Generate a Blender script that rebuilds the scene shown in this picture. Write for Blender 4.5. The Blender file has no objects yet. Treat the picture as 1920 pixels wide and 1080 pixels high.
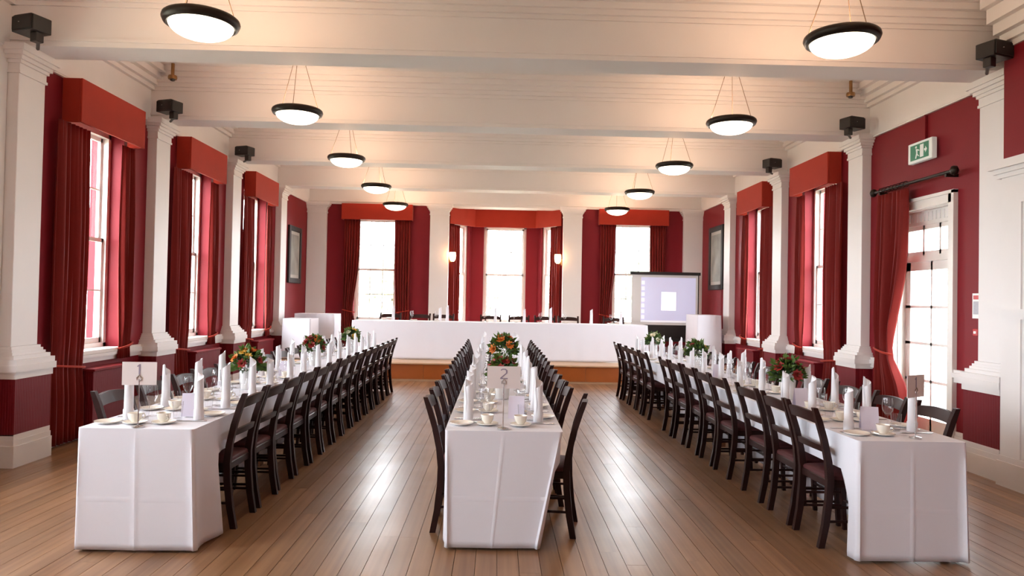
import bpy, bmesh, math, random
from mathutils import Matrix, Vector
PI = math.pi
random.seed(7)
sc = bpy.context.scene
COL = sc.collection

# ------------------------------------------------------------------ camera
F, YAW, PITCH, ROLL = 1341.0, .0203, .0178, .0192
cy, sy, cp, sp, cr, sr = math.cos(YAW), math.sin(YAW), math.cos(PITCH), math.sin(PITCH), math.cos(ROLL), math.sin(ROLL)
r0, f0, z0 = Vector((cy, -sy, 0)), Vector((sy, cy, 0)), Vector((0, 0, 1))
fw = cp*f0 + sp*z0
up0 = -sp*f0 + cp*z0
rt = cr*r0 + sr*up0
up = -sr*r0 + cr*up0
camd = bpy.data.cameras.new('camera')
camd.sensor_width = 36
camd.lens = F/1920*36
camd.clip_end = 300
cam = bpy.data.objects.new('camera', camd)
M3 = Matrix((rt, up, -fw)).transposed()
cam.matrix_world = Matrix.Translation((-.168, 0, 1.558)) @ M3.to_4x4()
COL.objects.link(cam)
sc.camera = cam

# ------------------------------------------------------------------ world (bright overcast sky), exposure
SKY = 24.0
LAMP_W = 27.0
w = bpy.data.worlds.new('overcast_sky'); sc.world = w
w.use_nodes = True
bg = w.node_tree.nodes['Background']
bg.inputs['Color'].default_value = (.90, .935, 1.0, 1)
bg.inputs['Strength'].default_value = SKY
sc.view_settings.view_transform = 'Standard'
sc.view_settings.look = 'None'
sc.view_settings.gamma = 1
sc.view_settings.exposure = 0.36
sc.view_settings.use_curve_mapping = False
try:
    sc.cycles.use_denoising = True
    sc.cycles.max_bounces = 10
    sc.cycles.diffuse_bounces = 6
    sc.cycles.transparent_max_bounces = 12
    sc.cycles.sample_clamp_indirect = 8
    sc.cycles.caustics_reflective = False
    sc.cycles.caustics_refractive = False
except Exception:
    pass

# ------------------------------------------------------------------ materials
MATS = {}
def mat(name, col, rough=.5, spec=.5, metal=0, coat=0, noise=0, nscale=8, bump=0, bscale=40, trans=0, emit=None, estr=0, sheen=0):
    m = bpy.data.materials.new(name); m.use_nodes = True
    nt = m.node_tree; b = nt.nodes['Principled BSDF']
    b.inputs['Base Color'].default_value = (*col, 1)
    b.inputs['Roughness'].default_value = rough
    b.inputs['Specular IOR Level'].default_value = spec
    b.inputs['Metallic'].default_value = metal
    b.inputs['Coat Weight'].default_value = coat
    b.inputs['Sheen Weight'].default_value = sheen
    if emit:
        b.inputs['Emission Color'].default_value = (*emit, 1)
        b.inputs['Emission Strength'].default_value = estr
    tc = nt.nodes.new('ShaderNodeTexCoord')
    if noise:
        n = nt.nodes.new('ShaderNodeTexNoise'); n.inputs['Scale'].default_value = nscale; n.inputs['Detail'].default_value = 4
        nt.links.new(tc.outputs['Object'], n.inputs['Vector'])
        mx = nt.nodes.new('ShaderNodeMix'); mx.data_type = 'RGBA'
        mx.inputs['A'].default_value = (*[c*(1-noise) for c in col], 1)
        mx.inputs['B'].default_value = (*[min(1, c*(1+noise)) for c in col], 1)
        nt.links.new(n.outputs['Fac'], mx.inputs['Factor'])
        nt.links.new(mx.outputs['Result'], b.inputs['Base Color'])
    if bump:
        n2 = nt.nodes.new('ShaderNodeTexNoise'); n2.inputs['Scale'].default_value = bscale
        nt.links.new(tc.outputs['Object'], n2.inputs['Vector'])
        bp = nt.nodes.new('ShaderNodeBump'); bp.inputs['Strength'].default_value = bump; bp.inputs['Distance'].default_value = .01
        nt.links.new(n2.outputs['Fac'], bp.inputs['Height']); nt.links.new(bp.outputs['Normal'], b.inputs['Normal'])
    if trans:
        t = nt.nodes.new('ShaderNodeBsdfTranslucent'); t.inputs['Color'].default_value = (*[min(1, c*1.25) for c in col], 1)
        ms = nt.nodes.new('ShaderNodeMixShader'); ms.inputs['Fac'].default_value = trans
        nt.links.new(b.outputs['BSDF'], ms.inputs[1]); nt.links.new(t.outputs['BSDF'], ms.inputs[2])
        nt.links.new(ms.outputs['Shader'], nt.nodes['Material Output'].inputs['Surface'])
    MATS[name] = m
    return m

mat('white_paint', (.78, .765, .765), .45, noise=.03, nscale=3, bump=.03, bscale=30)
mat('ceiling_paint', (.76, .735, .73), .6, noise=.03, nscale=2)
mat('red_wall', (.200, .0095, .0165), .55, spec=.22, noise=.08, nscale=2.5, bump=.05, bscale=60)
mat('pelmet_cloth', (.36, .030, .015), .8, spec=.2, noise=.08, nscale=6, bump=.1, bscale=220, sheen=.08)
mat('curtain_cloth', (.205, .011, .008), .65, spec=.25, noise=.10, nscale=5, bump=.08, bscale=200, trans=.2, sheen=.06)
mat('dark_wood', (.022, .0065, .0055), .45, spec=.22, coat=.03, noise=.35, nscale=14)
mat('seat_cloth', (.065, .008, .010), .7, noise=.15, nscale=30)
mat('table_linen', (.77, .775, .85), .75, noise=.02, nscale=5, bump=.06, bscale=350, trans=.08)
mat('napkin_linen', (.82, .82, .87), .7, noise=.02, nscale=20, bump=.08, bscale=300, trans=.10)
mat('table_wood', (.22, .10, .05), .5, noise=.2, nscale=8)
mat('porcelain', (.82, .78, .70), .18, coat=.4, noise=.01)
mat('steel', (.62, .62, .62), .22, metal=1, noise=.05, nscale=30)
mat('card', (.72, .66, .66), .7, noise=.02)
mat('menu_paper', (.70, .66, .78), .6, noise=.02)
mat('ink', (.26, .22, .30), .6, noise=.05)
mat('bronze', (.020, .013, .009), .4, metal=.6, noise=.2, nscale=20)
mat('wire', (.22, .15, .10), .4, metal=.6, noise=.1)
mat('black_plastic', (.012, .010, .010), .45, noise=.2, nscale=30)
mat('speaker_cloth', (.020, .017, .016), .8, noise=.3, nscale=200)
mat('stage_front', (.34, .085, .012), .4, noise=.15, nscale=5)
mat('stage_top', (.55, .36, .22), .4, noise=.12, nscale=6)
mat('white_gloss', (.80, .78, .75), .3, noise=.02)
mat('leaf', (.075, .14, .022), .5, noise=.5, nscale=25, trans=.2)
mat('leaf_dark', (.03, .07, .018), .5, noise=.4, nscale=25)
mat('bloom_red', (.28, .018, .014), .6, noise=.3, nscale=40)
mat('bloom_orange', (.60, .17, .02), .6, noise=.25, nscale=40)
mat('bloom_yellow', (.70, .45, .08), .6, noise=.2, nscale=40)
mat('bloom_cream', (.70, .66, .50), .6, noise=.1, nscale=40)
mat('vase_glaze', (.80, .79, .78), .25, coat=.3, noise=.02)
mat('picture_canvas', (.30, .32, .30), .35, noise=.75, nscale=3.2, coat=.4)
mat('picture_mount', (.50, .49, .46), .5, noise=.1, nscale=5)
mat('sign_green', (.015, .13, .07), .4, noise=.05, emit=(.02, .3, .16), estr=.15)
mat('sign_white', (.75, .77, .74), .4, noise=.02, emit=(.8, .9, .85), estr=.12)
mat('brass', (.30, .17, .07), .35, metal=.8, noise=.1)
mat('notice_grey', (.45, .47, .52), .6, noise=.2, nscale=60)
mat('alarm_red', (.5, .02, .02), .4, noise=.05)
mat('lawn', (.26, .27, .20), .9, noise=.3, nscale=.8)
mat('bark', (.12, .08, .05), .9, noise=.3, nscale=6)
mat('tree_leaf', (.42, .47, .36), .7, noise=.4, nscale=2, trans=.2)
mat('shade_glass', (.85, .72, .55), .4, noise=.02, emit=(1.0, .62, .30), estr=9)
mat('bowl_glass', (.85, .80, .72), .35, noise=.02, emit=(1.0, .86, .66), estr=3.2)
mat('screen_fabric', (.62, .60, .58), .7, noise=.02, emit=(.8, .8, .85), estr=.10)
mat('projected_desktop', (.50, .50, .60), .7, noise=.06, nscale=1.6, emit=(.66, .66, .95), estr=.38)
mat('projected_window', (.8, .8, .8), .7, noise=.01, emit=(1, 1, 1), estr=.75)
mat('projected_icon', (.72, .72, .78), .7, noise=.03, emit=(.9, .9, 1), estr=.42)

# glass (thin panes: mostly clear, a little reflective)
def thin_glass(name, tint=(1, 1, 1), gl=.06, rough=.02):
    m = bpy.data.materials.new(name); m.use_nodes = True
    nt = m.node_tree; nt.nodes.remove(nt.nodes['Principled BSDF'])
    t = nt.nodes.new('ShaderNodeBsdfTransparent'); t.inputs['Color'].default_value = (*tint, 1)
    g = nt.nodes.new('ShaderNodeBsdfGlossy'); g.inputs['Roughness'].default_value = rough
    fr = nt.nodes.new('ShaderNodeLayerWeight')
    pw = nt.nodes.new('ShaderNodeMath'); pw.operation = 'POWER'; pw.inputs[1].default_value = 5
    nt.links.new(fr.outputs['Facing'], pw.inputs[0])
    mt = nt.nodes.new('ShaderNodeMath'); mt.operation = 'MULTIPLY_ADD'; mt.inputs[1].default_value = .9; mt.inputs[2].default_value = gl
    nt.links.new(pw.outputs[0], mt.inputs[0])
    ms = nt.nodes.new('ShaderNodeMixShader')
    nt.links.new(mt.outputs[0], ms.inputs[0]); nt.links.new(t.outputs[0], ms.inputs[1]); nt.links.new(g.outputs[0], ms.inputs[2])
    nt.links.new(ms.outputs[0], nt.nodes['Material Output'].inputs['Surface'])
    MATS[name] = m
thin_glass('window_glass', (.98, .99, .98), .03)
thin_glass('table_glass', (.985, .985, .99), .04, .05)

# floor board: grain along the board, each board its own tone
def board_mat(name, brick=False):
    m = bpy.data.materials.new(name); m.use_nodes = True
    nt = m.node_tree; b = nt.nodes['Principled BSDF']; L = nt.links.new
    tc = nt.nodes.new('ShaderNodeTexCoord'); mp = nt.nodes.new('ShaderNodeMapping')
    oi = nt.nodes.new('ShaderNodeObjectInfo')
    mp.inputs['Scale'].default_value = (22, 1.6, 1)
    L(tc.outputs['Object'], mp.inputs['Vector'])
    cmb = nt.nodes.new('ShaderNodeCombineXYZ'); mul = nt.nodes.new('ShaderNodeMath'); mul.operation = 'MULTIPLY'; mul.inputs[1].default_value = 91
    L(oi.outputs['Random'], mul.inputs[0]); L(mul.outputs[0], cmb.inputs['X']); L(mul.outputs[0], cmb.inputs['Y']); L(cmb.outputs[0], mp.inputs['Location'])
    n = nt.nodes.new('ShaderNodeTexNoise'); n.inputs['Scale'].default_value = 1; n.inputs['Detail'].default_value = 3; n.inputs['Distortion'].default_value = 0
    L(mp.outputs[0], n.inputs['Vector'])
    rp = nt.nodes.new('ShaderNodeValToRGB')
    rp.color_ramp.elements[0].position = .25; rp.color_ramp.elements[0].color = (.165, .078, .036, 1)
    rp.color_ramp.elements[1].position = .75; rp.color_ramp.elements[1].color = (.315, .172, .086, 1)
    L(n.outputs['Fac'], rp.inputs['Fac'])
    hs = nt.nodes.new('ShaderNodeHueSaturation')
    mr = nt.nodes.new('ShaderNodeMapRange'); mr.inputs['To Min'].default_value = .78; mr.inputs['To Max'].default_value = 1.18
    L(oi.outputs['Random'], mr.inputs['Value']); L(mr.outputs[0], hs.inputs['Value']); L(rp.outputs[0], hs.inputs['Color'])
    L(hs.outputs[0], b.inputs['Base Color'])
    # scuffed varnish
    n3 = nt.nodes.new('ShaderNodeTexNoise'); n3.inputs['Scale'].default_value = 2.2; n3.inputs['Detail'].default_value = 6
    geo = nt.nodes.new('ShaderNodeNewGeometry'); L(geo.outputs['Position'], n3.inputs['Vector'])
    mr2 = nt.nodes.new('ShaderNodeMapRange'); mr2.inputs['To Min'].default_value = .25; mr2.inputs['To Max'].default_value = .50
    L(n3.outputs['Fac'], mr2.inputs['Value']); L(mr2.outputs[0], b.inputs['Roughness'])
    b.inputs['Specular IOR Level'].default_value = .6; b.inputs['Coat Weight'].default_value = .18; b.inputs['Coat Roughness'].default_value = .24
    bp = nt.nodes.new('ShaderNodeBump'); bp.inputs['Strength'].default_value = .06; bp.inputs['Distance'].default_value = .003
    L(n.outputs['Fac'], bp.inputs['Height']); L(bp.outputs[0], b.inputs['Normal'])
    MATS[name] = m
board_mat('floor_board')

# dado: red painted tongue and groove (fine vertical grooves)
def groove_mat(name, col):
    m = mat(name, col, .55, spec=.22)
    nt = m.node_tree; b = nt.nodes['Principled BSDF']; L = nt.links.new
    geo = nt.nodes.new('ShaderNodeNewGeometry'); sx = nt.nodes.new('ShaderNodeSeparateXYZ'); L(geo.outputs['Position'], sx.inputs[0])
    ad = nt.nodes.new('ShaderNodeMath'); ad.operation = 'ADD'; L(sx.outputs['X'], ad.inputs[0]); L(sx.outputs['Y'], ad.inputs[1])
    ml = nt.nodes.new('ShaderNodeMath'); ml.operation = 'MULTIPLY'; ml.inputs[1].default_value = 2*PI/.045; L(ad.outputs[0], ml.inputs[0])
    sn = nt.nodes.new('ShaderNodeMath'); sn.operation = 'SINE'; L(ml.outputs[0], sn.inputs[0])
    pw = nt.nodes.new('ShaderNodeMath'); pw.operation = 'ABSOLUTE'; L(sn.outputs[0], pw.inputs[0])
    bp = nt.nodes.new('ShaderNodeBump'); bp.inputs['Strength'].default_value = .35; bp.inputs['Distance'].default_value = .006
    L(pw.outputs[0], bp.inputs['Height']); L(bp.outputs[0], b.inputs['Normal'])
groove_mat('red_dado', (.165, .008, .015))

# ------------------------------------------------------------------ mesh helpers
class MB:
    """collects shapes into one mesh"""
    def __init__(s, T=None):
        s.v = []; s.f = []; s.T = T or Matrix.Identity(4)
    def add(s, verts, faces):
        o = len(s.v)
        s.v += [s.T @ Vector(p) for p in verts]
        s.f += [tuple(o+i for i in f) for f in faces]
        return s
    def box(s, x0, x1, y0, y1, z0, z1):
        if x0 > x1: x0, x1 = x1, x0
        if y0 > y1: y0, y1 = y1, y0
        if z0 > z1: z0, z1 = z1, z0
        v = [(x, y, z) for x in (x0, x1) for y in (y0, y1) for z in (z0, z1)]
        return s.add(v, [(0, 1, 3, 2), (4, 6, 7, 5), (0, 4, 5, 1), (2, 3, 7, 6), (0, 2, 6, 4), (1, 5, 7, 3)])
    def loft(s, rings, cap=True, closed=True):
        n = len(rings[0]); v = [p for r in rings for p in r]; f = []
        for i in range(len(rings)-1):
            for j in range(n if closed else n-1):
                a, b = i*n+j, i*n+(j+1) % n
                f.append((a, b, b+n, a+n))
        if cap:
            f.append(tuple(range(n-1, -1, -1))); f.append(tuple((len(rings)-1)*n+j for j in range(n)))
        return s.add(v, f)
    def lathe(s, prof, c=(0, 0, 0), n=16, cap=True):
        rings = [[(c[0]+r*math.cos(2*PI*k/n), c[1]+r*math.sin(2*PI*k/n), c[2]+z) for k in range(n)] for r, z in prof]
        return s.loft(rings, cap)
    def tube(s, pts, r, n=6, cap=True):
        rings = []; pts = [Vector(p) for p in pts]
        for i, p in enumerate(pts):
            d = (pts[min(i+1, len(pts)-1)] - pts[max(i-1, 0)]).normalized()
            a = d.cross(Vector((0, 0, 1)))
            if a.length < 1e-3: a = d.cross(Vector((1, 0, 0)))
            a.normalize(); b = d.cross(a)
            rr = r[i] if isinstance(r, (list, tuple)) else r
            rings.append([p + rr*(math.cos(2*PI*k/n)*a + math.sin(2*PI*k/n)*b) for k in range(n)])
        return s.loft(rings, cap)
    def prism(s, poly, h0, h1, axis='y'):
        """poly of 2D points extruded: axis y -> (x,z), axis x -> (y,z), axis z -> (x,y)"""
        def P(a, b, h): return (a, h, b) if axis == 'y' else ((h, a, b) if axis == 'x' else (a, b, h))
        return s.loft([[P(a, b, h0) for a, b in poly], [P(a, b, h1) for a, b in poly]])
    def mesh(s, name, m, smooth=None, bevel=0, seg=1):
        me = bpy.data.meshes.new(name)
        me.from_pydata([tuple(p) for p in s.v], [], s.f)
        bm = bmesh.new(); bm.from_mesh(me)
        bmesh.ops.recalc_face_normals(bm, faces=bm.faces)
        if bevel:
            bmesh.ops.bevel(bm, geom=bm.edges[:], offset=bevel, segments=seg, affect='EDGES', clamp_overlap=True)
        bm.to_mesh(me); bm.free()
        me.materials.append(MATS[m])
        if smooth is not None:
            for p in me.polygons: p.use_smooth = True
            me.set_sharp_from_angle(angle=math.radians(smooth))
        return me
    def build(s, name, m, parent=None, smooth=None, bevel=0, seg=1, **kw):
        return link(name, s.mesh(name, m, smooth, bevel, seg), parent, **kw)

def link(name, me, parent=None, label=None, cat=None, group=None, kind=None, loc=None, rz=None):
    o = bpy.data.objects.new(name, me); COL.objects.link(o)
    if parent: o.parent = parent
    if loc: o.location = loc
    if rz is not None: o.rotation_euler = (0, 0, rz)
    tag(o, label, cat, group, kind)
    return o
def tag(o, label=None, cat=None, group=None, kind=None):
    if label: o['label'] = label
    if cat: o['category'] = cat
    if group: o['group'] = group
    if kind: o['kind'] = kind
    return o
def empty(name, loc=(0, 0, 0), rz=0, label=None, cat=None, group=None, kind=None, parent=None):
    o = bpy.data.objects.new(name, None); COL.objects.link(o); o.empty_display_size = .1
    o.location = loc; o.rotation_euler = (0, 0, rz)
    if parent: o.parent = parent
    return tag(o, label, cat, group, kind)
def copy_tree(o, loc=None, rz=None, label=None, group=None, parent=None):
    c = o.copy(); COL.objects.link(c)
    if parent is not None: c.parent = parent
    if loc is not None: c.location = loc
    if rz is not None: c.rotation_euler = (0, 0, rz)
    if label: c['label'] = label
    if group: c['group'] = group
    for ch in o.children: copy_tree(ch, parent=c)
    return c
ORD = ['first', 'second', 'third', 'fourth', 'fifth', 'sixth', 'seventh', 'eighth', 'ninth', 'tenth', 'eleventh', 'twelfth', 'thirteenth', 'fourteenth', 'fifteenth', 'sixteenth', 'seventeenth']

# ------------------------------------------------------------------ dimensions
XW = 4.62                 # side wall face
XS = 4.50                 # pilaster shaft face
XP = 4.40                 # pedestal face
PY = [3.87, 6.48, 9.09, 11.71, 14.32]   # pilasters (near edge), width PW
PW = .37
YB, YBW = 16.65, 16.77    # back pilaster face, back wall face
ZS, ZC = 3.77, 4.40       # beam soffit, ceiling
ZR = 3.74                 # top of red wall
YN = -5.0                 # wall behind the camera
ST, SH = 13.61, .35       # stage front, stage height
WT = .38                  # wall thickness
LWIN = [7.93, 10.51, 13.14, 5.36, 2.75, .14, -2.47]       # left window centres (the last beside the camera)
RWIN = [10.50, 12.98]
WH = .60                  # half width of side windows
WZ0, WZ1 = .93, 3.42
DOOR = (7.36, 8.62, 2.80)

# ------------------------------------------------------------------ structure
def wall_side(name, sx, openings, m='red_wall'):
    """wall along y at x = sx*XW with openings (y0,y1,z0,z1)"""
    b = MB(); x0, x1 = sx*XW, sx*(XW+WT)
    y = YN
    for (a, c, z0, z1) in sorted(openings):
        b.box(x0, x1, y, a, 0, ZR)
        if z0 > 0: b.box(x0, x1, a, c, 0, z0)
        b.box(x0, x1, a, c, z1, ZR)
        y = c
    b.box(x0, x1, y, YBW+WT, 0, ZR)
    return b.build(name, m, kind='structure', label=None)
wl = wall_side('wall_left', -1, [(c-WH, c+WH, WZ0, WZ1) for c in LWIN])
wr = wall_side('wall_right', 1, [(c-WH, c+WH, WZ0, WZ1) for c in RWIN] + [(DOOR[0]+.05, DOOR[1]-.05, 0, DOOR[2]-.05)])
tag(wl, 'long crimson left wall with tall windows'); tag(wr, 'long crimson right wall with windows and a glazed door')
# back wall, opening for the canted bay between the inner pilasters
BWX = 3.03; BWH = .50
b = MB(); b.box(-XW, -BWX-BWH, YBW, YBW+WT, 0, ZR)
for s in (-1, 1):
    b.box(s*(BWX+BWH), s*XW, YBW, YBW+WT, 0, ZR) if s == 1 else None
    xa, xb = sorted((s*(BWX-BWH), s*(BWX+BWH)))
    b.box(xa, xb, YBW, YBW+WT, 0, 1.0); b.box(xa, xb, YBW, YBW+WT, 3.46, ZR)
    b.box(s*1.40, s*(BWX-BWH), YBW, YBW+WT, 0, ZR)
b.build('wall_back', 'red_wall', kind='structure', label='crimson end wall behind the stage')
b = MB(); b.box(-XW-WT, XW+WT, YN-.2, YN, 0, ZC)
b.build('wall_front', 'white_paint', kind='structure', label='wall behind the photographer')
# white frieze above the red, with a stepped crown moulding
def frieze(name, boxes):
    b = MB()
    for q in boxes: b.box(*q)
    return b.build(name, 'white_paint', kind='structure')
for name, s in (('trim_1', -1), ('trim_2', 1)):
    x = s*XW
    frieze(name, [(x+s*WT, x-s*.03, YN, YBW+WT, ZR-.006, ZC), (x, x-s*.036, YN, YBW, ZR+.01, ZR+.05), (x, x-s*.08, YN, YBW, 4.13, 4.18),
                  (x, x-s*.13, YN, YBW, 4.18, 4.25), (x, x-s*.20, YN, YBW, 4.25, 4.32), (x, x-s*.26, YN, YBW, 4.32, ZC)])
frieze('trim_3', [(-XW, XW, YBW-.04, YBW+WT, ZR, ZC), (-XW, XW, YBW-.10, YBW, 3.79, 3.84), (-XW, XW, YBW-.10, YBW, 4.13, 4.18),
                  (-XW, XW, YBW-.16, YBW, 4.18, 4.26), (-XW, XW, YBW-.22, YBW, 4.26, ZC)])
b = MB(); b.box(-XW-WT, XW+WT, YN-.2, YBW+WT, ZC, ZC+.1)
b.build('ceiling', 'ceiling_paint', kind='structure', label='white plaster ceiling between the beams')
# beams
for i, y in enumerate(PY+[1.26, -1.35]):
    b = MB(); x = XW
    b.box(-x, x, y, y+PW, ZS, ZC)
    for d, za, zb in ((.012, ZS+.045, ZS+.075), (.02, 4.13, 4.17), (.05, 4.17, 4.22), (.08, 4.22, 4.28), (.13, 4.28, 4.34), (.17, 4.34, ZC)):
        b.box(-x+.03, x-.03, y-d, y+PW+d, za, zb)
    b.build('ceiling_beam', 'ceiling_paint', kind='structure', label='white moulded ceiling beam, %s from the camera' % ORD[i] if i < 5 else 'white ceiling beam behind the photographer')

# pilasters
def pilaster(c, axis, label, corner=False):
    """axis 'L','R': on a side wall, c = near y;  axis 'B': on back wall, c = left x"""
    r = empty('pilaster', (0, 0, 0), label=label, kind='structure')
    def bx(b, inset, face, z0, z1):
        # inset widens (negative) the block along the wall, face = projection from wall
        if axis == 'B': b.box(c+inset, c+PW2-inset, YBW-face, YBW, z0, z1)
        else:
            s = -1 if axis == 'L' else 1
            b.box(s*(XW-face), s*XW, c+inset, c+PW2-inset, z0, z1)
    PW2 = .44 if axis == 'B' else PW
    zf = SH if axis == 'B' else 0
    b = MB(); bx(b, 0, .12, 1.06, 3.63)
    b.build('shaft', 'white_paint', r, bevel=.004)
    b = MB()
    for ins, fc, za, zb in ((-.012, .135, 3.52, 3.545), (-.005, .127, 3.545, 3.61), (-.02, .145, 3.61, 3.64), (-.04, .165, 3.64, 3.675), (-.065, .19, 3.675, 3.71), (-.085, .21, 3.71, ZS)):
        bx(b, ins, fc, za, zb)
    b.build('capital', 'white_paint', r)
    b = MB()
    for ins, fc, za, zb in ((-.02, .14, 1.035, 1.06), (-.035, .155, 1.01, 1.035), (-.05, .17, .985, 1.01), (-.075, .20, .95, .985), (-.09, .235, .90, .95), (-.10, .245, .84, .90), (-.08, .225, .78, .84)):
        bx(b, ins, fc, za, zb)
    b.build('base_moulding', 'white_paint', r)
    b = MB(); bx(b, -.07, .215, zf+.28, .78) if zf < .3 else bx(b, -.07, .215, zf+.2, .78)
    b.build('pedestal', 'red_dado', r)
    b = MB(); bx(b, -.085, .23, zf, zf+.19)
    bx(b, -.078, .222, zf+.19, zf+.24)
    if zf < .3: bx(b, -.07, .217, zf+.24, zf+.29)
    b.build('plinth', 'white_paint', r)
    return r
for i, y in enumerate(PY):
    pilaster(y, 'L', 'white pilaster on red pedestal, left wall, %s from camera' % ORD[i])
    if i: pilaster(y, 'R', 'white pilaster on red pedestal, right wall, %s from camera' % ORD[i-1])
for c, l in ((-4.61, 'left corner'), (-1.765, 'left of the bay window'), (1.345, 'right of the bay window'), (4.18, 'right corner')):
    pilaster(c, 'B', 'white pilaster on end wall, ' + l)

# dado rails and baseboards along walls between pilasters
def runs(s):
    ys = [YN] + [q for y in PY for q in (y-.07, y+PW+.07)] + [YBW]
    return [(ys[k], ys[k+1]) for k in range(0, len(ys), 2)]
for s, nm in ((-1, 'left'), (1, 'right')):
    b = MB(); d = MB()
    for a, c in runs(s):
        segs = [(a, c)]
        if s == 1 and a < DOOR[0] < c: segs = [(a, DOOR[0]), (DOOR[1], c)]
        for p, q in segs:
            b.box(s*XW, s*(XW-.03), p, q, 0, .20); b.box(s*XW, s*(XW-.022), p, q, .20, .25); b.box(s*XW, s*(XW-.012), p, q, .25, .29)
            d.box(s*XW, s*(XW-.03), p, q, .80, .85); d.box(s*XW, s*(XW-.055), p, q, .85, .90); d.box(s*XW, s*(XW-.035), p, q, .90, .93)
    b.build('baseboard_'+nm, 'white_paint', kind='structure')
    d.build('trim_%d' % (4 if s < 0 else 5), 'white_paint', kind='structure', label='white dado rail along the %s wall' % nm)

MB().box(-XW, -XW+.02, 5.97, 6.475, .93, ZR-.006).build('trim_6', 'white_paint', kind='structure', label='white wall panel at the left edge')
# floor: sub-floor slab and single boards
b = MB(); b.box(-XW-WT, XW+WT, YN-.2, 2.0, -.1, 0); b.box(-XW-WT, XW+WT, 2.0, YBW+1.6, -.1, -.022)
floor = b.build('floor', 'floor_board', kind='structure', label='varnished brown floor of long boards')
BW_ = .128
pm = MB().box(-BW_/2+.0016, BW_/2-.0016, 0, 1, -.022, 0).mesh('floor_board', 'floor_board')
nb = int(2*XW/BW_)+1
for k in range(nb):
    x = -XW + (k+.5)*BW_
    y = 2.0; rnd = random.Random(k)
    first = rnd.uniform(1.2, 4.0)
    while y < ST-.02:
        L = first if y == 2.0 else rnd.uniform(3.4, 4.8)
        if ST-(y+L) < 1.2: L = ST-y
        o = link('floor_board', pm, floor); o.location = (x, y, rnd.uniform(-.0003, .0003)); o.scale = (1, L-.0008, 1)
        y += L

# stage
stg = empty('stage', (0, ST, 0), kind='structure', label='low wooden stage across the end of the room')
b = MB(); b.box(-XW, XW, -.03, .12, SH-.03, SH)
b.build('nosing', 'stage_top', stg, bevel=.006)
b = MB(); b.box(-XW, XW, .12, 4.6, SH-.04, SH)
b.build('deck', 'stage_top', stg)
nP = 6
for k in range(nP):
    b = MB(); x0, x1 = -XW+2*XW*k/nP+.002, -XW+2*XW*(k+1)/nP-.002
    b.box(x0, x1, 0, .03, .04, SH-.03)
    b.build('front_panel', 'stage_front', stg)
MB().box(-XW, XW, .012, .05, 0, .04).build('kickboard', 'stage_top', stg)

# ------------------------------------------------------------------ windows
WN = [0]
PORTALS = []
def sash_window(loc, rz, w2, z0, z1, label, cols=3, sill=True):
    """local: x along the wall, +y towards the outside, origin at the inside glass plane"""
    WN[0] += 1
    r = empty('window_%d' % WN[0], loc, rz, label=label, kind='structure')
    b = MB(); fw_ = .055
    b.box(-w2, -w2+fw_, -.03, .09, z0, z1); b.box(w2-fw_, w2, -.03, .09, z0, z1)
    b.box(-w2, w2, -.03, .09, z1-fw_, z1); b.box(-w2, w2, -.03, .09, z0, z0+.05)
    b.build('window_frame', 'white_gloss', r)
    if sill:
        b = MB(); b.box(-w2-.03, w2+.03, -.24, -.03, z0-.045, z0+.002); b.box(-w2, w2, -.19, -.03, z0-.10, z0-.045)
        b.build('window_sill', 'white_gloss', r, bevel=.006)
    zm = (z0+z1)/2
    zones = ((z0+.05, zm+.02, .0, 'lower_sash'), (zm-.02, z1-fw_, .04, 'upper_sash'))
    for za, zb, dy, nm in zones:
        b = MB(); x0, x1 = -w2+fw_, w2-fw_; q = .04
        b.box(x0, x0+q, dy, dy+.035, za, zb); b.box(x1-q, x1, dy, dy+.035, za, zb)
        b.box(x0, x1, dy, dy+.035, za, za+(.06 if nm == 'lower_sash' else .045)); b.box(x0, x1, dy, dy+.035, zb-.045, zb)
        for k in range(1, cols):
            xx = x0+(x1-x0)*k/cols; b.box(xx-.009, xx+.009, dy+.004, dy+.03, za, zb)
        zz = (za+zb)/2; b.box(x0, x1, dy+.004, dy+.03, zz-.009, zz+.009)
        sash = b.build(nm, 'white_gloss', r)
        for k in range(cols):
            for j in range(2):
                pa, pb = x0+(x1-x0)*k/cols, x0+(x1-x0)*(k+1)/cols
                qa, qb = za+(zb-za)*j/2, za+(zb-za)*(j+1)/2
                MB().box(pa+.006, pb-.006, dy+.015, dy+.019, qa+.006, qb-.006).build('pane', 'window_glass', sash)
    PORTALS.append((loc, rz, w2, z0, z1))
    return r
for i, c in enumerate(LWIN[:3]):
    sash_window((-XW-.18, c, 0), PI/2, WH, WZ0, WZ1, 'tall white sash window in left wall, %s from the camera' % ORD[i])
for i, c in enumerate(LWIN[3:]):
    sash_window((-XW-.18, c, 0), PI/2, WH, WZ0, WZ1, 'sash window in left wall beside the photographer, %s' % ORD[i])
for i, c in enumerate(RWIN):
    sash_window((XW+.18, c, 0), -PI/2, WH, WZ0, WZ1, 'tall white sash window in right wall, %s from the camera' % ORD[i])
for s, l in ((-1, 'left'), (1, 'right')):
    sash_window((s*BWX, YBW+.16, 0), 0, BWH, 1.0, 3.46, 'tall sash window in end wall, %s of the bay' % l)

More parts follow.
